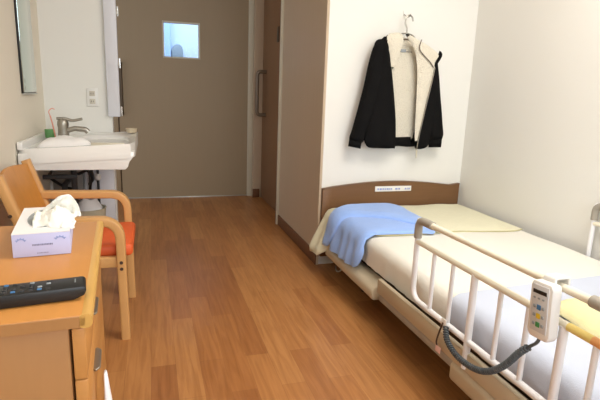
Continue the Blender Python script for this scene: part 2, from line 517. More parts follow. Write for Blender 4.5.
for fr, dz in ((1.06, -.010), (1.0, -.014), (.95, -.035), (.86, -.085), (.66, -.12), (.3, -.13), (.08, -.133)):
    rings.append([b.verts.new((bcx+sup(k)[0]*ba*fr, bcy+sup(k)[1]*bb_*fr, .752+dz)) for k in range(n)])
for A, B in zip(rings, rings[1:]):
    for k in range(n): b.faces.new((A[k], A[(k+1) % n], B[(k+1) % n], B[k]))
b.faces.new(rings[-1]); b.faces.new(rings[0][::-1])
obj('basin_deck', b, M['ceramic'], t, ang=50)
b = NB()
prism(b, [(-.632, .626), (-.632, .71), (-.092, .72), (-.092, .695), (-.120, .672), (-.124, .642), (-.138, .626)], 2.655, 3.40, bev=.004)
obj('basin_apron', b, M['ceramic'], t)
b = NB(); box(b, -.634, -.608, 2.66, 3.41, .725, .765, .006); obj('backsplash', b, M['ceramic'], t)
b = NB(); lathe(b, [(.02, 0), (.022, .003), (.012, .005)], (bcx, bcy, .6195), 14); obj('drain', b, M['chrome'], t)
# side groove / tray seam on the near rim
b = NB(); box(b, -.30, -.14, 2.672, 2.68, .7445, .7635, .002); obj('rim_bar', b, M['jamb'], t)

# faucet on the deck
t = thing('faucet', 'chrome single-lever faucet standing at the back of the wash basin', 'faucet', (-.475, 3.0, .742))
FX, FY = -.475, 3.0
b = NB(); lathe(b, [(.036, 0), (.036, .012), (.029, .018), (.027, .07), (.030, .085), (.028, .105), (.016, .118)], (FX, FY, .743), 16); obj('faucet_body', b, M['steel'], t)
b = NB(); sweep(b, fillet([(FX-.005, FY, .790), (FX+.06, FY, .808), (FX+.115, FY, .803), (FX+.128, FY, .788)], .02), rrect(.036, .028, .010)); obj('spout', b, M['steel'], t)
b = NB(); sweep(b, catmull([(FX-.03, FY, .862), (FX+.01, FY, .862), (FX+.05, FY, .852), (FX+.10, FY, .862)], 5), rrect(.028, .015, .006)); obj('lever', b, M['steel'], t)

# folded white towel on the near rim
b = NB()
poly = smooth_poly([(-.53, 2.665), (-.35, 2.665), (-.30, 2.69), (-.33, 2.76), (-.40, 2.80), (-.46, 2.83), (-.53, 2.80), (-.545, 2.72)], 4)
def tw(p, d):
    z = rim_z(p[0])+.006
    h = .030*min(1, d/.04)**.6*(1+.5*nz(p[0], p[1], 1, 16)) + .014*math.exp(-((p[0]+.45)/.05)**2)*min(1, d/.05)
    return (p[0], p[1], z+h)
two_sided(b, poly, .014, tw, lambda p, d: (p[0], p[1], rim_z(p[0])+.001))
t = thing('folded_towel', 'crumpled white towel lying on the near rim of the basin', 'towel', (-.44, 2.73, .742))
obj('towel_cloth', b, M['towel'], t, ang=80)

# small things at the back of the basin
b = NB(); lathe(b, [(.022, 0), (.026, .002), (.028, .045), (.026, .05), (.020, .05)], (-.575, 3.17, .738), 16)
single('green_cup', b, M['green'], 'small green cup behind the faucet', 'cup')
t = thing('toothbrush', 'pink toothbrush leaning up from behind the faucet', 'toothbrush', (-.565, 3.12, .742))
b = NB(); tube(b, [(-.535, 3.11, .742), (-.548, 3.12, .82), (-.56, 3.13, .87)], .004, 8); obj('brush_handle', b, M['pink'], t)
b = NB(); tube(b, catmull([(-.56, 3.13, .87), (-.566, 3.132, .892), (-.55, 3.135, .91), (-.535, 3.135, .905)], 4), .0028, 8); obj('brush_head', b, M['pink'], t)
b = NB(); lathe(b, [(.020, 0), (.030, .003), (.036, .028), (.033, .028), (.027, .008)], (-.128, 3.33, .758), 18)
single('soap_dish', b, M['beige_clear'], 'small beige translucent dish on the far corner of the basin', 'dish')

# things under the basin
b = NB(); box(b, -.43, -.25, 3.385, 3.42, .0, .60, .004)
single('pipe_cover', b, M['white_cool'], 'pale white upright cover board on the wall under the basin', 'cover')
b = NB(); box(b, -.62, -.44, 3.395, 3.42, 0, .6, .004)  # grey sheet added where the wall lies in shadow; shade painted as colour
single('wall_shade_board', b, M['wall_shade'], 'grey board painted as the shade on the wall beneath the basin', 'panel')
t = thing('supply_pipe', 'thin dark supply pipe with white valve against the pale cover under the basin', 'pipe', (-.345, 3.35, .0))
b = NB(); tube(b, [(-.345, 3.35, .0), (-.345, 3.35, .625)], .008, 8); obj('pipe', b, M['dark'], t)
b = NB(); lathe(b, [(.012, -.02), (.020, -.012), (.020, .012), (.012, .02)], (-.345, 3.345, .47), 12); obj('valve', b, M['white'], t)
t = thing('drain_trap', 'dark curved drain trap with hoses under the basin', 'pipe', (-.46, 3.2, .3))
b = NB(); tube(b, fillet([(-.45, 3.1, .612), (-.45, 3.1, .34), (-.52, 3.15, .34), (-.52, 3.2, .45), (-.52, 3.394, .45)], .035), .017, 10); obj('trap_pipe', b, M['dark'], t)
for pts in ([(-.40, 3.15, .632), (-.395, 3.16, .58), (-.37, 3.2, .55), (-.37, 3.3, .47), (-.40, 3.37, .42)],
            [(-.50, 3.2, .632), (-.49, 3.22, .56), (-.46, 3.3, .50), (-.40, 3.3, .52), (-.385, 3.3, .46), (-.40, 3.35, .36)],
            [(-.56, 3.1, .632), (-.57, 3.12, .55), (-.60, 3.2, .50), (-.54, 3.3, .42), (-.47, 3.3, .40)]):
    b = NB(); tube(b, catmull(pts, 6), .009, 8); obj('hose', b, M['black'], t)
b = NB(); box(b, -.60, -.42, 3.0, 3.02, .52, .545, .003); obj('bracket', b, M['dark'], t)
t = thing('waste_bin', 'small beige waste bin on the floor under the basin', 'bin', (-.40, 3.22, 0))
b = NB(); lathe(b, [(.085, 0), (.09, .004), (.105, .29), (.11, .30), (.104, .30), (.088, .02)], (-.40, 3.22, 0), 24); obj('bin_body', b, M['bin'], t)
b = NB()
poly = [(.085*math.cos(2*PI*k/16)-.40, .085*math.sin(2*PI*k/16)+3.22) for k in range(16)]
two_sided(b, poly, .03, lambda p, d: (p[0], p[1], .30+.05*min(1, d/.03)*(1+nz(p[0], p[1], 3, 20))), lambda p, d: (p[0], p[1], .28))
obj('bin_liner', b, M['bag'], t)

# ------------------------------------------------------------------ armchair
t = thing('armchair', 'light beech armchair with orange seat and plywood back in front of the basin', 'chair', (-.32, 2.25, 0))
for y, sd in ((2.035, -1), (2.475, 1)):
    b = NB()
    za = .517 if sd < 0 else .536; xa = -.132 if sd < 0 else -.122
    path = fillet([(-.50, y, za+.006), (-.30, y, za+.002), (xa-.006, y, za), (xa, y, 0)], [0, .2, .085, 0], 10)
    sweep(b, path, rrect(.05, .036, .007))
    obj('arm_and_front_leg', b, M['beech'], t)
    b = NB()
    path = fillet([(-.558, y, .705), (-.475, y, .45), (-.475, y, .36), (-.545, y, 0)], [0, .15, .2, 0], 8)
    sweep(b, path, rrect(.045, .036, .010), up=(1, 0, 0))
    obj('back_post', b, M['beech'], t)
    b = NB(); sweep(b, [(-.475, y-sd*.002, .343), (-.15, y-sd*.002, .343)], rrect(.028, .045, .005)); obj('side_stretcher', b, M['beech'], t)
    for (x, z) in ((-.522, .555), (xa-.004, .345), (xa-.004, .318)):
        b = NB(); lathe(b, [(.007, -.002), (.007, .002)], (0, 0, 0), 10)
        b.transform(Matrix.Translation((x, y-.026, z)) @ Matrix.Rotation(PI/2, 4, 'X'))
        obj('screw_cap', b, M['cable_brown'], t)
# bent plywood back, slightly dished
b = NB(); nu, nv = 14, 10
G = [[None]*(nv+1) for _ in range(nu+1)]; H = [[None]*(nv+1) for _ in range(nu+1)]
for i in range(nu+1):
    for j in range(nv+1):
        y = 2.058+(2.452-2.058)*i/nu; s = j/nv
        z = .435+.255*s+(.012*math.sin(PI*i/nu) if j == nv else 0)
        x = -.470-.085*((z-.45)/.26)-.022*math.sin(PI*i/nu)
        G[i][j] = b.verts.new((x, y, z)); H[i][j] = b.verts.new((x-.012, y, z))
for i in range(nu):
    for j in range(nv):
        b.faces.new((G[i][j], G[i+1][j], G[i+1][j+1], G[i][j+1])); b.faces.new((H[i][j+1], H[i+1][j+1], H[i+1][j], H[i][j]))
for i in range(nu):
    b.faces.new((G[i][nv], G[i+1][nv], H[i+1][nv], H[i][nv])); b.faces.new((H[i][0], H[i+1][0], G[i+1][0], G[i][0]))
for j in range(nv):
    b.faces.new((G[0][j+1], H[0][j+1], H[0][j], G[0][j])); b.faces.new((G[nu][j], H[nu][j], H[nu][j+1], G[nu][j+1]))
obj('backrest', b, M['ply'], t)
b = NB(); box(b, -.47, -.092, 2.064, 2.446, .352, .405, .018, 3)
for v in b.verts:
    if v.co.z > .385: v.co.z += .010*math.cos((v.co.x+.28)/.40*PI)*math.cos((v.co.y-2.255)/.40*PI)
obj('seat', b, M['seat'], t)
b = NB(); box(b, -.46, -.12, 2.066, 2.444, .328, .351, .004); obj('seat_board', b, M['beech'], t)

# ------------------------------------------------------------------ bedside chest (turned a little)
ROT = math.radians(3.2)
cx, cyy = -.105, .766                                   # near right top corner
t = thing('bedside_chest', 'light wood bedside chest with rounded top holding tissues and remote', 'chest', (cx, cyy, 0), ROT)
D, Wd = .47, .575                                        # depth to the left, length away
b = NB(); box(b, -D, 0, 0, Wd, .678, .70, .004, 2); obj('top_board', b, M['desk_top'], t, world=False)
b = NB()
sweep(b, [(-.004, .0, .689), (-.004, Wd, .689)], rrect(.022, .023, .009, 4)); obj('edge_trim', b, M['desk_edge'], t, world=False)
b = NB(); box(b, -D+.01, -.030, .012, Wd-.012, .05, .677, .002); obj('carcass', b, M['desk_side'], t, world=False)
b = NB(); box(b, -D+.03, -.05, .03, Wd-.03, 0, .05); obj('plinth', b, M['dark'], t, world=False)
b = NB(); box(b, -D+.004, -.012, -.0015, .001, .679, .698, .0005, 1); obj('shaded_edge', b, M['desk_side'], t, world=False)  # thin strip in the side wood paints the shade on the top's near edge
for z0, z1, zc in ((.582, .672, .640), (.46, .5805, .528), (.31, .4585, .40), (.055, .3085, .22)):
    b = NB(); box(b, -.026, -.006, .012, Wd-.012, z0, z1, .003); dr = obj('drawer', b, M['drawer'], t, world=False)
    b = NB()
    sweep(b, fillet([(-.007, .130, zc), (-.001, .137, zc), (-.001, .200, zc), (-.007, .207, zc)], .006), rrect(.014, .004, .0015))
    h = obj('handle', b, M['steel'], dr, world=False)

# tissue box on the chest
t = thing('tissue_box', 'white and lavender tissue box with a tissue pulled up, on the chest', 'tissue box', (-.278, 1.064, .7005), math.radians(6.5))
W_, L_, H_ = .107, .236, .05
b = NB(); box(b, 0, W_, 0, L_, 0, H_-.0015, .0012); obj('carton', b, M['tissue_side'], t, world=False)
b = NB(); box(b, 0, W_, 0, L_, H_-.0014, H_, 0); obj('carton_top', b, M['tissue_top'], t, world=False, smooth=False)
b = NB(); prism(b, [(.052+.034*math.cos(2*PI*k/24), .125+.082*math.sin(2*PI*k/24)) for k in range(24)], H_, H_+.0006, 'z'); obj('opening', b, M['btn_grey'], t, world=False)
for cx_, sc in ((.016, 1), (.088, 1.1)):
    b = NB()
    for k in range(5):
        a = PI*(.15+.7*k/4)
        q = [(cx_+.004*sc*math.cos(a+j)+.008*sc*math.cos(a), .034+.004*sc*math.sin(a+j)*.8-.001+.006*math.sin(a)) for j in (0, 2.1, 4.2)]
        prism(b, q, -.0006, .0002)
    obj('printed_sprig', b, M['blue_print'], t, world=False, smooth=False)
b = NB(); random.seed(3)
x = .036
while x < .072:
    w = random.uniform(.0012, .0028); prism(b, [(x, .023), (x+w, .023), (x+w, .0265), (x, .0265)], -.0006, .0002); x += w+.0008
x = .044
while x < .064:
    w = random.uniform(.001, .002); prism(b, [(x, .006), (x+w, .006), (x+w, .008), (x, .008)], -.0006, .0002); x += w+.0008
obj('printed_line', b, M['text_print'], t, world=False, smooth=False)
# the tissue: one sheet standing up and flopping to the right, its lower folds heaped in front
def sheet_grid(b, fn, nu, nv):
    V = {}
    for i in range(nu+1):
        for j in range(nv+1): V[i, j] = b.verts.new(fn(i/nu, j/nv))
    for i in range(nu):
        for j in range(nv): b.faces.new((V[i, j], V[i+1, j], V[i+1, j+1], V[i, j+1]))
b = NB()
top = catmull([(.030, 0, .054), (.046, 0, .062), (.062, 0, .080), (.084, 0, .097), (.106, 0, .099), (.122, 0, .078), (.128, 0, .050)], 8)
def standing(u, v):
    k = u*(len(top)-1); i0 = min(int(k), len(top)-2); p = top[i0].lerp(top[i0+1], k-i0)
    bx = .034+.066*u; z0 = .050
    bulge = math.sin(PI*v)*(.024+.012*math.sin(u*7))
    x = bx+(p.x-bx)*v; z = z0+(p.z-z0)*v
    y = .160-.6*bulge-.030*v+.009*math.sin(u*13+v*5)*(1-.4*v)+.008*nz(u*9, v*5, 3)
    return Vector((x, y, max(z+.003*nz(u*7, v*7, 8), .0495)))
sheet_grid(b, standing, 34, 14)
def heap(u, v):
    h = .050+.026*math.sin(PI*min(1, v*1.02))*(.55+.45*math.sin(PI*u))*(1+.35*math.sin(u*9+v*5))
    x = .034+.082*u+.006*nz(u*5, v*5, 1); y = .140-.105*v+.012*math.sin(u*6+.6)*v
    z = max(h+.007*nz(u*9, v*7, 5)+.003*nz(u*21, v*17, 6), .0507)
    if x > .107: z = max(z-.012*v, .046)
    return Vector((x, y, z))
sheet_grid(b, heap, 30, 18)
o = obj('tissue', b, M['tissue'], t, world=False, ang=35)
sm = o.modifiers.new('thickness', 'SOLIDIFY'); sm.thickness = .0008

# TV remote on the chest
t = thing('remote_control', 'black remote control with small buttons lying across the chest', 'remote control', (-.115, .850, .7005), math.radians(7))
b = NB()
prism(b, [(-.215, .003), (-.215, .022), (-.004, .024), (0, .018), (-.003, .008), (-.02, .001), (-.20, 0)], -.026, .025, bev=.003)
obj('casing', b, M['black'], t, world=False)
random.seed(5)
for i in range(13):
    for j in range(4):
        if random.random() < .22: continue
        xx = -.195+i*.0125; yy = -.016+j*.0105
        if xx > -.05 and random.random() < .8: continue
        b = NB(); box(b, xx-.0035, xx+.0035, yy-.0025, yy+.0025, .0215, .0249, .0008, 1)
        obj('button', b, random.choice([M['dark'], M['dark'], M['dark'], M['btn_grey'], M['btn_blue']]), t, world=False)
b = NB(); box(b, -.018, -.0165, -.004, .012, .0225, .0245); obj('printed_mark', b, M['btn_grey'], t, world=False, smooth=False)

# white bag at the side of the chest
b = NB()
ring = []
for k in range(12):
    s = k/11; z = .60-.30*s
    row = []
    for a in range(16):
        an = 2*PI*a/16
        r = (.006+.030*s**.8)*(1+.35*nz(math.cos(an)*1.5, math.sin(an)*1.5, z*14))
        row.append(b.verts.new((-.102+.5*r*math.cos(an)+.012*s, .93+1.3*r*math.sin(an), z-.10)))
    ring.append(row)
for A, B in zip(ring, ring[1:]):
    for k in range(16): b.faces.new((A[k], A[(k+1) % 16], B[(k+1) % 16], B[k]))
b.faces.new(ring[0][::-1]); b.faces.new(ring[-1])
single('crumpled_bag', b, M['bag'], 'crumpled white plastic bag hanging at the drawer side of the chest', 'bag', ang=180)

# ------------------------------------------------------------------ bed
BX0, BX1, BH, BF = 1.0, 1.90, 2.70, .62               # mattress sides, head end, foot end
ZT = .360
t = thing('hospital_bed', 'cream hospital bed frame with brown wooden headboard against the right wall', 'bed', (1.46, 1.65, 0))
hb = [(.974, .06), (.974, .484)] + [(.974+.95*s, .484+.038*math.sin(PI*min(1, s*1.06)*.94+.06)) for s in [k/14 for k in range(1, 14)]] + [(1.924, .500), (1.924, .06)]
b = NB(); prism(b, hb, 2.708, 2.736, bev=.003); H = obj('headboard', b, M['headboard'], t)
b = NB(); sweep(b, [(x, 2.722, z+.001) for x, z in hb[1:-1]], rrect(.030, .008, .003)); obj('headboard_edge', b, M['headboard_edge'], H)
b = NB(); box(b, 1.316, 1.566, 2.703, 2.709, .464, .497, .001); pl = obj('name_plate', b, M['white'], H, label='white name strip')
b = NB(); random.seed(11); x = 1.33
while x < 1.55:
    w = random.uniform(.006, .016)
    if random.random() > .2:
        b = NB(); box(b, x, x+w, 2.702, 2.7032, .474, .485); obj('printed_word', b, M['blue_print'], pl, smooth=False)
    x += w+.005
b = NB(); prism(b, [(.985, .06), (.985, .47), (1.1, .50), (1.82, .50), (1.935, .47), (1.935, .06)], .55, .58, bev=.003); obj('footboard', b, M['headboard'], t)
b = NB(); box(b, 1.02, 1.89, .60, 2.70, .215, .255, .006); obj('mattress_platform', b, M['frame_dark'], t)
# side covers and beams, both sides
for sgn in (1, -1):
    mx = (lambda x: x) if sgn == 1 else (lambda x: 2.905-x)
    for (ya, yb, zl) in ((1.895, 2.54, .125), (.60, 1.275, .110)):
        b = NB(); prism(b, [(mx(.942), zl+.012), (mx(.942), .170), (mx(.955), .188), (mx(1.02), .212), (mx(1.02), zl), (mx(.955), zl)], ya, yb, bev=.008); obj('side_cover', b, M['cream'], t)
    b = NB(); box(b, min(mx(.947), mx(.968)), max(mx(.947), mx(.968)), .61, 1.86, .183, .250, .006); obj('side_beam', b, M['cream'], t)
    b = NB(); box(b, min(mx(.952), mx(.990)), max(mx(.952), mx(.990)), .61, 1.845, .150, .182, .006); obj('lower_beam', b, M['cap_grey'], t)
for x in (1.08, 1.82):
    for y in (.75, 2.28):
        b = NB(); box(b, x-.025, x+.025, y-.025, y+.025, .09, .214, .004); lg = obj('leg', b, M['frame_dark'], t)
        b = NB(); lathe(b, [(.035, -.012), (.043, -.008), (.043, .008), (.035, .012)], (0, 0, 0), 18)
        b.transform(Matrix.Translation((x, y, .0435)) @ Matrix.Rotation(PI/2, 4, 'Y')); obj('caster', b, M['dark'], lg)
        b = NB(); box(b, x-.02, x+.02, y-.012, y+.03, .07, .092, .003); obj('caster_fork', b, M['steel'], lg)
b = NB(); box(b, 1.10, 1.80, .8, 2.2, .11, .16, .01); obj('under_frame', b, M['frame_dark'], t)
b = NB(); tube(b, catmull([(.99, 2.36, .115), (.97, 2.37, .09), (.965, 2.40, .085), (.975, 2.44, .095)], 5), .004, 8); obj('release_wire', b, M['steel'], t)

# mattress and its sheets
b = NB(); box(b, BX0+.004, BX1, BF, BH, .2555, ZT-.004, .03, 4)
single('mattress', b, M['mattress'], 'white mattress on the hospital bed under the sheets', 'mattress')

def drape(u, lift=0, x0=BX0, r=.03, zt=ZT):
    """point across the left mattress edge: u >= 0 on top, u < 0 down the side"""
    off = .003+lift
    if u >= r: return x0+u, zt+off
    q = r*PI/2
    if u > r-q:
        a = (r-u)/r
        return x0+r-(r+off)*math.sin(a), zt-r+(r+off)*math.cos(a)
    return x0-off, zt-r-((r-q)-u)

def cloth(poly, step, lift, thick=.003, wr=0, seed=0, flare=0):
    b = NB()
    def fr(p, d, th=thick):
        u, y = p
        l = lift(u, y, d)+th
        w = wr*nz(u*6, y*6, seed)*(1 if u > .05 else 2.2) if wr else 0
        if u < 0 and wr: w += wr*1.5*math.sin(y*55+4*nz(y*4, 0, seed))*min(1, -u/.06)
        x, z = drape(u, max(l+w, th*.6))
        if u < 0: x -= (flare(y) if callable(flare) else flare)*min(1.3, -u/.15)
        return (x, y, z)
    two_sided(b, poly, step, fr, lambda p, d: fr(p, d, 0.0))
    return b

# ivory bottom sheet
b = cloth([(-.115, .64), (-.105, 1.3), (-.11, 2.0), (-.10, 2.685), (.885, 2.685), (.885, .64)], .03, lambda u, y, d: .001+.003*max(0, nz(u*5, y*3, 5)), wr=.0016, seed=2)
single('bottom_sheet', b, M['sheet'], 'ivory bed sheet covering the mattress', 'sheet', ang=80)
# bluish draw sheet across the middle
b = cloth([(-.10, .66), (-.10, 1.385), (.03, 1.385), (.35, 1.405), (.875, 1.425), (.875, .66)], .03, lambda u, y, d: .006+.003*max(0, nz(u*5, y*3, 5)), thick=.003, wr=.001, seed=2)
single('draw_sheet', b, M['drawsheet'], 'bluish white half sheet laid across the lower part of the bed', 'sheet', ang=80)

# pale yellow cloth over the head end
def pil(u, y, d):
    h = .012*max(0, 1-((u-.45)/.47)**4)*max(0, 1-((y-2.40)/.30)**4) if u > -.02 else 0
    return .003+h*.9+.005*max(0, nz(u*4, y*4, 9))+.006*min(1, d/.04)
poly = [(-.225, 2.56), (-.14, 2.46), (-.12, 2.40), (0, 2.30), (.05, 2.10), (.20, 2.085), (.48, 2.095), (.65, 2.075), (.82, 2.055), (.90, 2.08), (.905, 2.35), (.905, 2.68), (.40, 2.69), (.05, 2.69), (-.10, 2.69), (-.23, 2.685)]
b = cloth(poly, .018, pil, thick=.006, wr=.005, seed=4, flare=lambda y: .015+.055*max(0, min(1, (y-2.46)/.10)))
t = thing('yellow_blanket', 'pale yellow folded blanket over the head end of the bed', 'blanket', (1.42, 2.4, ZT))
obj('blanket_cloth', b, M['yellow'], t, ang=80)
b = NB()
hp = [(.05, 2.10), (.20, 2.084), (.48, 2.094), (.65, 2.074), (.82, 2.054), (.895, 2.075)]
path = catmull([(drape(u, 0)[0], y, ZT+pil(u, y, 0)+.009) for u, y in hp], 6)
tube(b, path, .0035, 6); obj('hem', b, M['yellow_hem'], t)

# blue blanket thrown over the corner
def bl(u, y, d):
    h = pil(max(u, 0), y, .05) if y > 2.06 else .012
    return h+.006+.008*min(1, d/.03)+.006*max(0, nz(u*7, y*7, 21))
poly = [(-.142, 2.14), (-.12, 2.09), (-.05, 2.065), (0, 2.085), (.10, 2.09), (.17, 2.085), (.28, 2.08), (.36, 2.075), (.34, 2.25), (.22, 2.45), (0, 2.50), (-.08, 2.50), (-.145, 2.47), (-.15, 2.38), (-.148, 2.25)]
b = cloth(smooth_poly(poly, 3), .017, bl, thick=.008, wr=.005, seed=8, flare=.034)
t = thing('blue_blanket', 'light blue fleece blanket thrown over the head corner of the bed', 'blanket', (1.05, 2.3, ZT))
obj('lower_layer', b, M['blue'], t, ang=80)
def bl2(u, y, d):
    return bl(u, y, .05)+.003+.017*min(1, d/.05)**.6+.008*max(0, nz(u*8, y*8, 31))
poly = [(-.145, 2.49), (-.12, 2.46), (-.08, 2.43), (.0, 2.40), (.06, 2.37), (.13, 2.33), (.22, 2.25), (.32, 2.13), (.375, 2.075), (.40, 2.08), (.395, 2.18), (.385, 2.35), (.40, 2.52), (.36, 2.585), (.29, 2.61), (.20, 2.615), (.09, 2.60), (.0, 2.555), (-.07, 2.54), (-.14, 2.535)]
b = cloth(smooth_poly(poly, 3), .015, bl2, thick=.010, wr=.004, seed=12, flare=.038)
obj('folded_layer', b, M['blue'], t, ang=80)

# yellow towel further down
def tl(u, y, d): return .016+.030*min(1, d/.05)**.6+.006*nz(u*8, y*8, 41)
b = cloth(smooth_poly([(.21, .98), (.235, 1.10), (.25, 1.185), (.32, 1.22), (.44, 1.215), (.60, 1.19), (.62, .80), (.45, .72), (.22, .75)], 4), .018, tl, thick=.006, wr=.003, seed=14)
single('yellow_towel', b, M['yellow_towel'], 'fluffy yellow towel on the bed behind the near rail', 'towel', ang=80)

# ------------------------------------------------------------------ side rails
def side_rail(x, label, out, dy=0):
    """local y runs from the foot end (0) to the head end"""
    t = thing('bed_rail', label, 'bed rail', (x, 1.1, .2), 0, 'side rails of the bed')
    y1, y0 = 1.56+dy, .70+dy
    r = .0105
    b = NB()
    tube(b, fillet([(x, y1-.02, .600), (x, y1, .600), (x, y1, .29), (x, y0, .288), (x, y0, .610), (x, y0+.02, .610)], [0, .018, .055, .055, .018, 0], 8), r, 12)
    obj('end_frame', b, M['rail_white'], t)
    b = NB(); tube(b, [(x, y1-.06, .6005), (x, y0+.06, .609)], r, 12); obj('top_bar', b, M['rail_cream'], t)
    b = NB(); tube(b, [(x, y1, .515), (x, y0, .522)], .0100, 12); mb = obj('middle_bar', b, M['rail_cream'], t)
    for y in (1.437, 1.322, 1.085, .975, .765):
        y += dy; b = NB(); tube(b, [(x, y, .29), (x, y, .515)], .0078, 10); obj('bar', b, M['rail_white'], t)
    for y in (1.207, .858):
        y += dy; b = NB(); sweep(b, [(x, y, .195), (x, y, .517)], rrect(.020, .022, .008)); obj('post', b, M['rail_white'], t)
    for ya, s, zt in ((y1, -1, .6005), (y0, 1, .6095)):
        b = NB(); tube(b, fillet([(x, ya, .53), (x, ya, zt), (x, ya+s*.095, zt)], .035, 6), .0150, 12)
        obj('corner_cap', b, M['cap_grey'], t)
    if out:
        b = NB(); tube(b, [(x, .845, .5207), (x, .775, .5213)], .0107, 12); obj('warning_sticker', b, M['sticker'], mb, label='yellow warning sticker')
        b = NB(); tube(b, [(x, .775, .5213), (x, .735, .5215)], .0107, 12); obj('warning_sticker', b, M['sticker_red'], mb, label='orange red warning sticker')
    return t
side_rail(.95, 'cream and white side rail on the open side of the bed', True)
side_rail(1.918, 'white side rail between the bed and the right wall', False, .11)
b = NB()

# hand control hung on the near rail
TM = Matrix.Translation((.915, .908, .62)) @ Matrix.Rotation(math.radians(-4.5), 4, 'X') @ Matrix.Translation((-.915, -.908, -.62))
TM = Matrix.Translation((0, -.010, .006)) @ TM
t = thing('hand_control', 'white bed hand control with coloured buttons hung on the near rail', 'hand control', (.915, .908, .465))
b = NB()
prism(b, [(.873, .478), (.871, .60), (.876, .613), (.936, .613), (.942, .60), (.946, .478), (.936, .466), (.883, .466)], .900, .930, 'x', bev=.006)
b.transform(TM)
obj('casing', b, M['white'], t)
b = NB(); sweep(b, fillet([(.925, .908, .600), (.925, .908, .624), (.966, .908, .624), (.966, .908, .600)], .006, 5), rrect(.040, .006, .002), up=(1, 0, 0)); b.transform(TM); obj('hook', b, M['white'], t)
b = NB(); box(b, .8975, .9005, .881, .933, .486, .604, .001); b.transform(TM); fp = obj('face_plate', b, M['face_grey'], t)
b = NB(); box(b, .8955, .898, .886, .928, .583, .592); b.transform(TM); obj('display', b, M['black'], fp, smooth=False)
cols = {(0, 0): 'btn_grey', (1, 0): 'btn_blue', (2, 0): 'btn_grey', (0, 1): 'btn_grey', (1, 1): 'btn_yellow', (2, 1): 'btn_grey', (0, 2): 'btn_grey', (1, 2): 'btn_green', (2, 2): 'btn_grey'}
for (i, j), c in cols.items():
    w = .0065 if i == 1 else .004
    b = NB(); box(b, .895, .8978, .921-i*.014-w, .921-i*.014+w, .549-j*.022-w, .549-j*.022+w, .0012, 1); b.transform(TM); obj('button', b, M[c], fp)
for i in range(3):
    b = NB(); box(b, .8958, .8978, .923-i*.014-.003, .923-i*.014+.003, .569, .573); b.transform(TM); obj('indicator', b, M['btn_grey'], fp, smooth=False)
# coiled cord from the control to the rail clip
t = thing('coiled_cord', 'dark grey coiled cord looping from the hand control to the rail', 'cord', (.925, 1.1, .3))
ctl = catmull([(.912, .888, .476), (.908, .893, .458), (.906, .911, .438), (.90, .935, .408), (.90, .979, .347), (.90, 1.032, .296), (.90, 1.095, .265), (.90, 1.18, .256), (.905, 1.25, .274), (.922, 1.29, .302)], 14)
b = NB(); tube(b, ctl[:34], .0045, 8); obj('straight_lead', b, M['coil'], t)
b = NB()
path = ctl[30:]
# resample evenly, then wind a helix
acc = [0]
for p, q in zip(path, path[1:]): acc.append(acc[-1]+(q-p).length)
Lc = acc[-1]; turns = 52; npt = turns*9; hel = []
k = 0
for i in range(npt+1):
    s = Lc*i/npt
    while k < len(acc)-2 and acc[k+1] < s: k += 1
    tt = (s-acc[k])/max(acc[k+1]-acc[k], 1e-9)
    p = path[k].lerp(path[k+1], tt); tg = (path[k+1]-path[k]).normalized()
    sd = tg.cross(Vector((1, 0, 0))).normalized(); o2 = Vector((1, 0, 0))-tg*tg.x; o2.normalize()
    a = 2*PI*turns*i/npt
    hel.append(p+(sd*math.cos(a)+o2*math.sin(a))*.0075)
tube(b, hel, .0030, 6); obj('coil', b, M['coil'], t)
b = NB(); box(b, .932, .9362, 1.306, 1.334, .27, .315, .002); obj('rail_clip', b, M['white'], t)
b = NB(); tube(b, catmull([(.930, 1.32, .30), (.929, 1.335, .255), (.930, 1.345, .22), (.930, 1.34, .205)], 6), .003, 8); obj('tail_lead', b, M['cable_brown'], t)
b = NB(); box(b, .927, .930, 1.315, 1.345, .185, .208, .002); obj('cord_tag', b, M['tag_pink'], t)

# ------------------------------------------------------------------ jacket on the wall
t = thing('wall_hook', 'small metal hook on the wall above the bed', 'hook', (1.43, 2.735, 1.50))
b = NB(); box(b, 1.436, 1.444, 2.733, 2.74, 1.512, 1.540, .002); obj('hook_plate', b, M['white'], t)
b = NB(); tube(b, catmull([(1.440, 2.735, 1.520), (1.440, 2.70, 1.502), (1.440, 2.668, 1.498), (1.440, 2.655, 1.510)], 6), .0025, 8); obj('hook_pin', b, M['steel'], t)
t = thing('coat_hanger', 'thin metal coat hanger holding the black jacket', 'hanger', (1.43, 2.67, 1.33))
HYY = 2.668
b = NB(); tube(b, catmull([(1.464, HYY, 1.474), (1.458, HYY, 1.496), (1.440, HYY, 1.506), (1.423, HYY, 1.496), (1.416, HYY, 1.465), (1.428, HYY, 1.43), (1.428, HYY, 1.395)], 6), .0045, 8); obj('hanger_hook', b, M['steel'], t)
b = NB(); tube(b, catmull([(1.25, HYY+.004, 1.315), (1.34, HYY, 1.365), (1.38, HYY, 1.396), (1.425, HYY, 1.405), (1.47, HYY, 1.396), (1.51, HYY, 1.36), (1.60, HYY+.004, 1.295)], 6), .0035, 8); obj('hanger_shoulders', b, M['steel'], t)

jk = thing('black_jacket', 'black zip jacket with cream fleece lining hanging open on the wall', 'jacket', (1.42, 2.68, .69))
def soft(poly, yc, th, wr=.006, seed=0, n=4, step=.016, tilt=None):
    """soft padded panel: outline in (x,z), centred at depth yc, half-thickness th"""
    b = NB(); P = smooth_poly(poly, n) if n else poly
    def fr(p, d, s):
        h = th*(1-(1-min(1, d/.05))**2)**.5 if d < .05 else th
        w = wr*nz(p[0]*9, p[1]*4, seed)+wr*.7*nz(p[0]*22, p[1]*11, seed+3)
        y = yc+(tilt(p) if tilt else 0)
        return (p[0], y+s*h+(w*min(1, d/.03) if s < 0 else 0), p[1])
    two_sided(b, P, step, lambda p, d: fr(p, d, -1), lambda p, d: fr(p, d, 1))
    return b
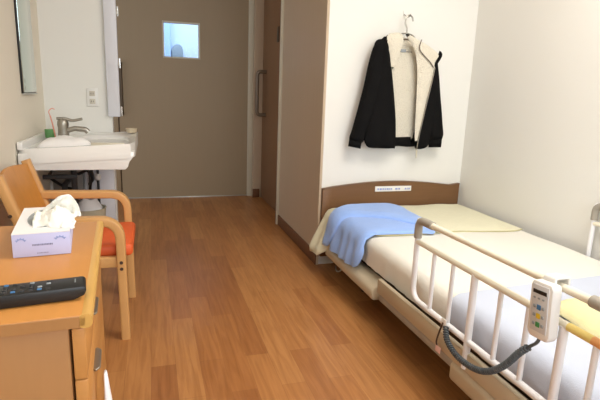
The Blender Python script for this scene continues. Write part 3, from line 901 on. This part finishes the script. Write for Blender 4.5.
# back of the body, black, then the fleece lining in front of it
b = soft([(1.25, 1.345), (1.31, 1.372), (1.43, 1.375), (1.60, 1.30), (1.635, 1.20), (1.63, .95), (1.60, .76), (1.40, .752), (1.23, .76), (1.22, .95), (1.24, 1.2)], 2.708, .012, .004, 1); obj('back_panel', b, M['jacket'], jk, ang=80)
b = soft([(1.285, 1.362), (1.30, 1.25), (1.34, 1.05), (1.36, .90), (1.36, .80), (1.50, .795), (1.535, .80), (1.56, 1.0), (1.56, 1.2), (1.52, 1.35), (1.424, 1.385), (1.35, 1.390)], 2.688, .007, .003, 2); obj('fleece_lining', b, M['fleece'], jk, ang=80, label='cream fleece lining')
b = soft([(1.36, .803), (1.52, .808), (1.525, .755), (1.36, .747)], 2.682, .008, .002, 3, n=0); obj('hem_band', b, M['jacket'], jk, ang=80)
# sleeves
b = soft([(1.296, 1.370), (1.258, 1.356), (1.222, 1.326), (1.196, 1.232), (1.174, 1.104), (1.146, .974), (1.118, .854), (1.106, .79), (1.185, .772), (1.205, .83), (1.240, .936), (1.265, 1.051), (1.292, 1.192)], 2.655, .030, .008, 4); s1 = obj('sleeve', b, M['jacket'], jk, ang=80)
b = soft([(1.104, .80), (1.185, .785), (1.178, .737), (1.098, .752)], 2.655, .026, .002, 5, n=0); obj('cuff', b, M['jacket'], s1, ang=80)
b = soft([(1.628, 1.297), (1.660, 1.198), (1.686, 1.065), (1.716, .916), (1.728, .80), (1.632, .79), (1.612, .854), (1.592, .974), (1.586, 1.091), (1.596, 1.22)], 2.66, .028, .008, 6); s2 = obj('sleeve', b, M['jacket'], jk, ang=80)
b = soft([(1.727, .81), (1.634, .80), (1.636, .746), (1.726, .746)], 2.66, .025, .002, 7, n=0); obj('cuff', b, M['jacket'], s2, ang=80)
# left front panel (viewer's left)
b = soft([(1.285, 1.374), (1.262, 1.30), (1.230, 1.022), (1.205, .861), (1.208, .756), (1.298, .742), (1.380, .742), (1.398, .757), (1.388, .910), (1.360, 1.083), (1.333, 1.223), (1.306, 1.372)], 2.642, .014, .007, 8); obj('front_panel', b, M['jacket'], jk, ang=80)
# right front panel
b = soft([(1.612, 1.278), (1.645, 1.15), (1.648, .975), (1.627, .824), (1.612, .752), (1.535, .740), (1.524, .793), (1.530, .913), (1.555, 1.032), (1.580, 1.150)], 2.636, .014, .007, 9); obj('front_panel', b, M['jacket'], jk, ang=80)
b = soft([(1.40, 1.392), (1.440, 1.388), (1.50, 1.362), (1.565, 1.334), (1.634, 1.288), (1.612, 1.250), (1.594, 1.150), (1.567, 1.003), (1.540, .823), (1.528, .735), (1.512, .823), (1.503, 1.030), (1.492, 1.203), (1.462, 1.312)], 2.622, .010, .004, 10); obj('fleece_facing', b, M['fleece'], jk, ang=80, label='cream fleece turned-back front edge')
b = soft([(1.29, 1.378), (1.345, 1.402), (1.385, 1.392), (1.392, 1.345), (1.36, 1.25), (1.335, 1.20), (1.315, 1.28)], 2.634, .010, .004, 11); obj('collar', b, M['fleece'], jk, ang=80, label='cream fleece collar')
b = soft([(1.626, 1.318), (1.648, 1.300), (1.640, 1.270), (1.606, 1.225), (1.594, 1.245), (1.618, 1.285)], 2.620, .010, .001, 12, n=2, step=.01); obj('collar_edge', b, M['jacket'], jk, ang=80, label='black turned collar tip')
b = NB(); tube(b, catmull([(1.495, 2.606, 1.37), (1.485, 2.606, 1.33), (1.50, 2.606, 1.30), (1.56, 2.604, 1.25), (1.588, 2.606, 1.22)], 6), .003, 6); obj('collar_seam', b, M['seam'], jk)
b = NB(); tube(b, [(1.352, 2.6795, 1.378), (1.425, 2.6795, 1.374), (1.497, 2.677, 1.382)], .0035, 6); obj('neck_seam', b, M['seam'], jk)
b = NB(); tube(b, catmull([(1.335, 2.680, 1.305), (1.40, 2.6795, 1.306), (1.48, 2.680, 1.305)], 5), .002, 6); obj('yoke_seam', b, M['seam'], jk)
b = NB(); box(b, 1.405, 1.438, 2.675, 2.679, 1.302, 1.318); obj('label_tag', b, M['btn_grey'], jk, smooth=False)
b = NB(); sweep(b, catmull([(1.604, 2.617, 1.22), (1.585, 2.609, 1.12), (1.560, 2.609, .98), (1.537, 2.611, .83), (1.527, 2.613, .735)], 6), rrect(.006, .004, .001)); zp = obj('zipper', b, M['steel'], jk)
b = NB(); box(b, 1.522, 1.532, 2.607, 2.613, .70, .738, .002); box(b, 1.524, 1.530, 2.608, 2.612, .685, .70, .001); obj('zipper_pull', b, M['jamb'], zp)

# ------------------------------------------------------------------ light
def area(name, loc, direction, sx, sy_, watt, col):
    l = bpy.data.lights.new(name, 'AREA'); l.shape = 'RECTANGLE'; l.size = sx; l.size_y = sy_; l.energy = watt; l.color = col
    o = bpy.data.objects.new(name, l); COL.objects.link(o); o.location = loc
    o.rotation_euler = Vector(direction).to_track_quat('-Z', 'Z').to_euler()
    return o
area('daylight_window', ((WX0+WX1)/2, BY-.12, (WZ0+WZ1)/2), (0, 1, -.04), WX1-WX0, WZ1-WZ0, 62, (.84, .93, 1))
t = thing('ceiling_lamp', 'square white ceiling lamp', 'lamp', (1.15, 1.1, ZC-.06))
b = NB(); box(b, .65, 1.65, .60, 1.60, ZC-.05, ZC-.001, .01); obj('lamp_housing', b, M['white'], t)
b = NB(); box(b, .69, 1.61, .64, 1.56, ZC-.06, ZC-.051, .004); obj('lamp_diffuser', b, emit('lamp_glow', (1, .95, .86, 1), 3), t)
area('lamp_light', (1.15, 1.1, ZC-.07), (0, 0, -1), .9, .9, 29, (1, .955, .885))
area('corridor_light', (.4, 6.0, 2.45), (0, 0, -1), 1.6, .8, 48, (.72, .86, 1))
w = bpy.data.worlds.new('sky'); S.world = w; w.use_nodes = True
bg = w.node_tree.nodes['Background']; bg.inputs['Color'].default_value = (.85, .92, 1, 1); bg.inputs['Strength'].default_value = 1.0
S.view_settings.view_transform = 'Standard'; S.view_settings.look = 'None'
S.view_settings.exposure = -.02; S.view_settings.gamma = 1; S.view_settings.use_curve_mapping = False
